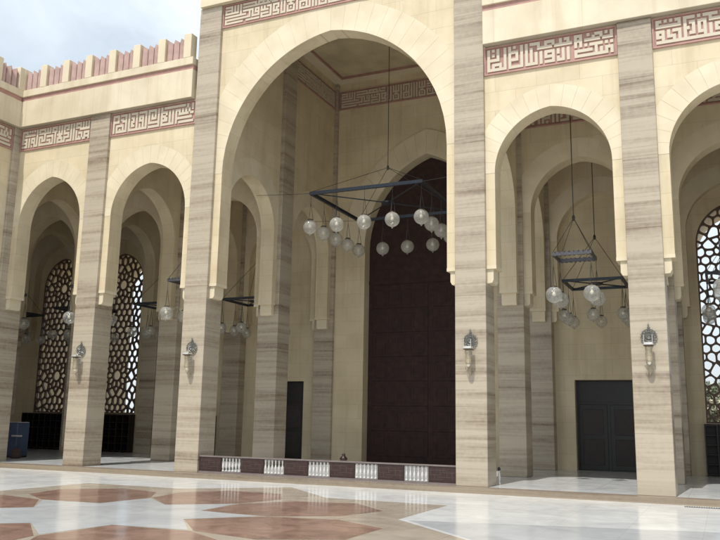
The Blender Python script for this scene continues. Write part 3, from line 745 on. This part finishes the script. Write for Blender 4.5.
# short post of the side rail behind the pier
post = empty('barrier_post', (.88, 1.02, 0)); tag(post, 'short white baluster post with dark cap behind the pier right of the great arch', 'post')
q = MB(); q.lathe([(.035, .0), (.035, .05), (.018, .07), (.03, .18), (.028, .26), (.014, .34), (.025, .37)], (.88, 1.02, 0), 12); q.build('baluster', M['whitep'], post, smooth=True)
q = MB(); q.lathe([(.035, .37), (.045, .41), (.03, .44), (.015, .46)], (.88, 1.02, 0), 12); q.build('cap', M['metal'], post, smooth=True)
# small urn on a stand behind the balustrade
urn = empty('incense_urn', (-6.05, 6.0, 0)); tag(urn, 'small dark urn on a stand behind the balustrade', 'urn')
q = MB(); q.box(-6.15, -5.95, 5.9, 6.1, 0, .16); q.build('stand', M['rackm'], urn, bevel=.01)
q = MB(); q.lathe([(.07, .16), (.12, .20), (.14, .27), (.07, .35), (.04, .37), (.07, .40), (.03, .45)], (-6.05, 6.0, 0), 14); q.build('bowl', M['redwood'], urn, smooth=True)

# ------------------------------------------------------------------ chandeliers
def globe_proto(r, gm):
    """returns meshes: globe (centre at origin), cap, chain, drop"""
    q = MB(); prof = [(r * math.sin(PI * k / 12), -r * math.cos(PI * k / 12)) for k in range(1, 12)]
    q.lathe([(.01, -r)] + prof[:-1] + [(r * .34, r * .94)], (0, 0, 0), 20)
    return q
def make_chandelier(name, cx, cy, zg, side, per, r, gm, fm, apex, top, fh=.09, th=.05, zoff=1.12, both=True):
    t = empty(name, (cx, cy, zg)); h = side / 2; zf = zg + zoff
    f = MB()
    for sg in (-1, 1):
        f.box(cx - h - th / 2, cx + h + th / 2, cy + sg * h - th / 2, cy + sg * h + th / 2, zf, zf + fh)
        f.box(cx + sg * h - th / 2, cx + sg * h + th / 2, cy - h + th / 2, cy + h - th / 2, zf, zf + fh)
    if fm == 'ornmetal':
        for sg in (-1, 1):
            n = int(side / .12)
            for k in range(n):
                a = -h + side * (k + .5) / n
                f.box(cx + a - .03, cx + a + .03, cy + sg * h - th, cy + sg * h + th, zf - .015, zf)
                f.box(cx + a - .02, cx + a + .02, cy + sg * h - th, cy + sg * h + th, zf + fh, zf + fh + .012)
    else:
        f.tube([(cx - h, cy - h, zf + fh / 2), (cx + h, cy + h, zf + fh / 2)], .022, 5); f.tube([(cx - h, cy + h, zf + fh / 2), (cx + h, cy - h, zf + fh / 2)], .022, 5)
        f.lathe([(.05, -.06), (.22, -.03), (.22, .03), (.05, .06)], (cx, cy, zf + fh / 2), 12)
    f.build('frame', M[fm], t)
    q = MB(); q.tube([(cx, cy, apex), (cx, cy, top)], .022 if r > .25 else .014, 6); q.lathe([(.03, -.08), (.05, 0), (.03, .08)], (cx, cy, apex), 8); q.build('rod', M['wire'], t)
    q = MB()
    for a in (-1, 1):
        for b_ in (-1, 1): q.tube([(cx + a * h, cy + b_ * h, zf + fh), (cx, cy, apex)], .011 if r > .25 else .009, 5)
    q.build('suspension_wire', M['wire'], t)
    pos = []
    for k in range(per):
        a = -h + side * k / (per - 1); pos += [(a, -h), (a, h)]
        if 0 < k < per - 1: pos += [(-h, a), (h, a)]
    G = globe_proto(r, gm)
    g0 = G.build('globe', M[gm], None, smooth=True)
    for i, (a, b_) in enumerate(pos):
        gx, gy = cx + a, cy + b_
        g_ = g0 if i == 0 else g0.copy()
        if i: C.objects.link(g_)
        g_.parent = t; g_.location = (a, b_, 0)
        if i == 0:
            q = MB(); rr = r
            q.lathe([(rr * .38, rr * .88), (rr * .42, rr * .96), (rr * .40, rr * 1.04), (rr * .15, rr * 1.12), (.01, rr * 1.16)], (0, 0, 0), 14)
            c0 = q.build('cap', M['cap'], None, smooth=True); c0.parent = g_
            q = MB()
            for j in range(3):
                an = 2 * PI * j / 3 + .5
                q.tube([(rr * .38 * math.cos(an), rr * .38 * math.sin(an), rr), (0, 0, zoff - .28), (0, 0, zoff)], .007, 4)
            h0 = q.build('chain', M['wire'], None); h0.parent = g_
            q = MB(); q.lathe([(.03, -r * 1.0), (.05, -r * 1.04), (.02, -r * 1.12), (.025, -r * 1.18), (.004, -r * 1.24)], (0, 0, 0), 8)
            d0 = q.build('drop_finial', M[gm], None, smooth=True); d0.parent = g_
            q = MB(); q.lathe([(.02, rr * .9), (.022, rr * .35), (.05, rr * .2), (.06, -rr * .05), (.01, -rr * .18)], (0, 0, 0), 10)
            e0 = q.build('bulb', M['bulb'], None, smooth=True); e0.parent = g_
        else:
            for ch in (c0, h0, d0, e0):
                k_ = ch.copy(); C.objects.link(k_); k_.parent = g_
    return t
nav = make_chandelier('chandelier', -4.02, 4.90, 8.03, 4.0, 5, .245, 'globe', 'metal', 10.5, NZT, fh=.11, th=.09)
tag(nav, 'great square chandelier of sixteen milky globes hanging in the central arch', 'chandelier')
q = MB()
for (a, b_) in (((X[2] + .7, 2.9), (-6.02, 2.9)), ((X[3] + .15, 2.9), (-2.02, 2.9)), ((X[2] + .7, 6.9), (-6.02, 6.9)), ((X[3] + .15, 6.9), (-2.02, 6.9))):
    q.tube([(a[0], a[1], 9.35), (b_[0], b_[1], 9.2)], .008, 4)
q.build('stay_wire', M['wire'], nav)
cs = make_chandelier('chandelier', 2.76, 2.65, 5.19, 1.04, 2, .232, 'globe2', 'ornmetal', 7.5, ZT, fh=.10, th=.05)
tag(cs, 'small square chandelier with four clear globes, nearer one right of the great arch', 'chandelier', 'small chandeliers of four globes')
cb_ = make_chandelier('chandelier', 2.73, 7.10, 5.12, 1.86, 3, .205, 'globe2', 'metal', 7.9, ZT, fh=.09, th=.08)
tag(cb_, 'dark square chandelier with eight clear globes in the rear aisle right of the great arch', 'chandelier', 'wider chandeliers of eight globes')
bays = {4: 'the right edge archway', 1: 'archway beside the great arch', 0: 'leftmost full archway', -1: 'the corner beyond the leftmost arch', -2: 'the far left hall'}
for k, wh in bays.items():
    a, b_ = gaps[k]; c = (a + b_) / 2 if k else (X[0] + W + X[1]) / 2
    o = copy_tree(cs); o.location = (c, 2.65, 5.19); o['label'] = 'small four globe chandelier of the front aisle in ' + wh
    o = copy_tree(cb_); o.location = (c, 7.10, 5.12); o['label'] = 'dark eight globe chandelier of rear aisle in ' + wh

# ------------------------------------------------------------------ wall sconces
def make_sconce():
    t = empty('wall_sconce', (0, 0, 3.5))
    q = MB(); zc = 3.72; y = -.035
    ring = lambda r, n=28: [(r * math.cos(2 * PI * k / n), y, zc + r * math.sin(2 * PI * k / n)) for k in range(n)]
    q.tube(ring(.175), .014, 5, True); q.tube(ring(.115), .010, 5, True); q.tube(ring(.05), .012, 5, True)
    for k in range(16):
        a = 2 * PI * k / 16; da = PI / 16
        q.tube([(.05 * math.cos(a), y, zc + .05 * math.sin(a)), (.175 * math.cos(a + da * .9), y, zc + .175 * math.sin(a + da * .9))], .006, 4)
        q.tube([(.05 * math.cos(a), y, zc + .05 * math.sin(a)), (.175 * math.cos(a - da * .9), y, zc + .175 * math.sin(a - da * .9))], .006, 4)
        q.lathe([(.002, -.018), (.016, 0), (.002, .018)], (.192 * math.cos(a), y, zc + .192 * math.sin(a)), 6)
    q.box(-.03, .03, -.03, -.0, 3.50, 3.95)
    q.build('filigree_disc', M['silver'], t)
    q = MB(); q.lathe([(.02, 0), (.03, .02), (.012, .05), (.024, .08), (.006, .12), (.002, .16)], (0, y, 3.91), 8); q.build('finial', M['silver'], t, smooth=True)
    q = MB(); q.box(-.05, .05, -.06, -.001, 3.28, 3.56); q.tube([(0, -.05, 3.34), (0, -.12, 3.36), (0, -.20, 3.44), (0, -.24, 3.50)], .014, 6); q.build('bracket', M['tray'], t)
    q = MB(); q.box(-.11, .11, -.33, -.11, 3.50, 3.52); q.box(-.10, .10, -.32, -.12, 3.52, 3.56)
    for sx in (-.10, .09):
        q.box(sx, sx + .01, -.32, -.31, 3.56, 3.74)
    q.build('tray', M['tray'], t)
    q = MB(); q.box(-.105, .105, -.325, -.115, 3.475, 3.4995); q.build('tray_rim', M['cap'], t)
    q = MB(); q.lathe([(.085, 3.474), (.088, 3.40), (.078, 3.385), (.078, 3.16), (.086, 3.14), (.07, 3.10)], (0, -.22, 0), 16); q.build('glass_shade', M['amber'], t, smooth=True)
    q = MB(); q.lathe([(.02, 3.47), (.02, 3.30), (.03, 3.22), (.03, 3.12), (.045, 3.10), (.04, 3.06), (.01, 3.03)], (0, -.22, 0), 12); q.build('lamp_tip', M['bulb'], t, smooth=True)
    q = MB(); q.lathe([(.004, 2.78), (.02, 2.83), (.055, 2.92), (.05, 2.98), (.02, 3.02)], (0, -.10, 0), 10)
    for sx in (-1, 1): q.tube([(0, -.10, 2.95), (sx * .07, -.10, 2.93), (sx * .11, -.10, 3.0), (sx * .09, -.10, 3.06)], .009, 5)
    q.build('pendant', M['amber'], t, smooth=True)
    return t
s0_ = make_sconce()
for i, wh in ((3, 'on the pier right of the great arch'), (2, 'on the pier left of the great arch'), (1, 'on the narrow looking pier farthest left'), (4, 'on the pier nearest the right edge')):
    o = s0_ if i == 3 else copy_tree(s0_)
    o.location = (X[i] + .425, 0, 3.5); tag(o, 'silver filigree wall sconce with amber lantern ' + wh, 'sconce', 'wall sconces on the front piers')

# ------------------------------------------------------------------ shoe racks beneath the screens, blue dispenser
def make_rack():
    t = empty('shoe_rack', (0, 0, 0)); n = 7
    q = MB(); q.box(-1.3, 1.3, -.02, 0.0, 0.02, 1.70); q.build('back_panel', M['rackm'], t)
    q = MB()
    for k in range(n + 1):
        x_ = -1.3 + 2.6 * k / n; q.box(x_ - .02, x_ + .02, -.38, -.021, 0.0, 1.70)
    q.build('upright_board', M['rackm'], t)
    q = MB()
    for k in range(6): q.box(-1.28, 1.28, -.375, -.022, .06 + k * .315, .085 + k * .315)
    q.build('shelf_board', M['rackm'], t)
    return t
rk = make_rack(); first = True
for k, wh in ((4, 'under the bright window at the right edge'), (0, 'mostly hidden behind the pier left of the great arch'), (-1, 'under the lattice window seen through the arch beside the great arch'), (-2, 'under the leftmost lattice window')):
    a, b_ = gaps[k]; c = (a + b_) / 2 if k else (X[0] + W + X[1]) / 2
    if k == -2: c += .45
    o = rk if first else copy_tree(rk); first = False
    o.location = (c, YR - .01, 0); tag(o, 'dark wooden shoe rack ' + wh, 'shoe rack', 'shoe racks under the windows')
wd = empty('water_dispenser', (-18.25, 2.7, 0)); tag(wd, 'dull blue cabinet with a pale side tray standing in the leftmost archway', 'dispenser')
q = MB(); q.box(-18.50, -18.02, 2.4, 3.0, 0.06, 1.30); q.build('cabinet', M['blue'], wd, bevel=.03)
q = MB(); q.box(-18.46, -18.06, 2.385, 2.399, .72, 1.22); q.box(-18.46, -18.06, 2.385, 2.399, .12, .66); q.build('door_panel', M['blue'], wd, bevel=.006)
q = MB(); q.box(-18.48, -18.04, 2.42, 2.98, 1.301, 1.325); q.build('lid', M['greyp'], wd, bevel=.01)
q = MB(); q.box(-18.2, -17.72, 2.3, 2.384, .78, .84); q.build('tray', M['greyp'], wd, bevel=.01)
q = MB(); q.box(-18.48, -18.04, 2.42, 2.98, 0, .059); q.build('foot', M['black'], wd)
bag = MB(); bag.lathe([(.16, 0), (.21, .05), (.20, .2), (.13, .33), (.05, .37)], (-17.72, 2.15, 0), 12); bag.tube([(-17.80, 2.15, .34), (-17.80, 2.15, .44), (-17.64, 2.15, .44), (-17.64, 2.15, .34)], .012, 5)
tag(bag.build('bag', M['clay'], None, smooth=True), 'brown cloth bag on the floor beside the blue cabinet', 'bag')
# drain grate in the courtyard
dg = empty('drain_grate', (6.3, -.72, -.14)); tag(dg, 'dark slotted drain grate in the white floor at the right edge', 'drain')
q = MB(); q.box(5.5, 7.6, -.80, -.64, -.139, -.130); q.build('frame', M['grate'], dg)
q = MB()
for k in range(42): q.box(5.52 + k * .0495, 5.52 + k * .0495 + .025, -.79, -.65, -.130, -.122)
q.build('grate_bar', M['tray'], dg)

# ------------------------------------------------------------------ outside, seen through the lattices
def make_tree(x, y, h, sp, label):
    t = empty('garden_tree', (x, y, -.3)); rnd = random.Random(int(x * 31 + y * 7))
    q = MB(); q.tube([(x, y, -.3), (x + .1, y, h * .25), (x - .05, y + .1, h * .5)], [.22, .16, .10], 8)
    for k in range(7):
        a = 2 * PI * k / 7; q.tube([(x, y, h * (.3 + .03 * k)), (x + sp * .35 * math.cos(a), y + sp * .35 * math.sin(a), h * .6), (x + sp * .6 * math.cos(a), y + sp * .6 * math.sin(a), h * .8)], [.09, .06, .02], 5)
    q.build('trunk', M['bark'], t)
    q = MB()
    cl = [(x + rnd.uniform(-1, 1) * sp * .7, y + rnd.uniform(-1, 1) * sp * .7, h * rnd.uniform(.45, .95), rnd.uniform(.5, 1.0) * sp * .4) for _ in range(26)]
    for (a, b_, c_, r_) in cl:
        for _ in range(110):
            v = Vector((rnd.gauss(0, 1), rnd.gauss(0, 1), rnd.gauss(0, 1))).normalized() * r_ * rnd.uniform(.5, 1.05) + Vector((a, b_, c_))
            u = Vector((rnd.gauss(0, 1), rnd.gauss(0, 1), rnd.gauss(0, 1))).normalized(); w_ = u.orthogonal().normalized(); s_ = rnd.uniform(.08, .17)
            q.add([v - u * s_, v + w_ * s_ * .6, v + u * s_, v - w_ * s_ * .6], [(0, 1, 2, 3)])
    q.build('crown', M['leaf'], t)
    tag(t, label, 'tree', 'garden trees behind the mosque')
make_tree(6.0, 52, 5.2, 2.2, 'low green tree seen through the lattice at the right edge')
make_tree(9.0, 54, 6.0, 2.4, 'green tree outside to the right of the right edge lattice')
bl = empty('garden_house', (12, 66, -.3)); tag(bl, 'pinkish flat roofed house glimpsed through the right edge lattice', 'house')
q = MB(); q.box(-6, 30, 66, 74, -.3, 5.0); q.build('wall', M['letter'], bl)
q = MB(); q.box(-6.2, 30.2, 65.8, 74.2, 5.001, 5.3); q.build('roof', M['cream_plain'], bl)
for k in range(11):
    q = MB(); q.box(-4.5 + k * 3, -3.3 + k * 3, 65.95, 65.99, 1.4, 3.2); q.build('window', M['black'], bl)
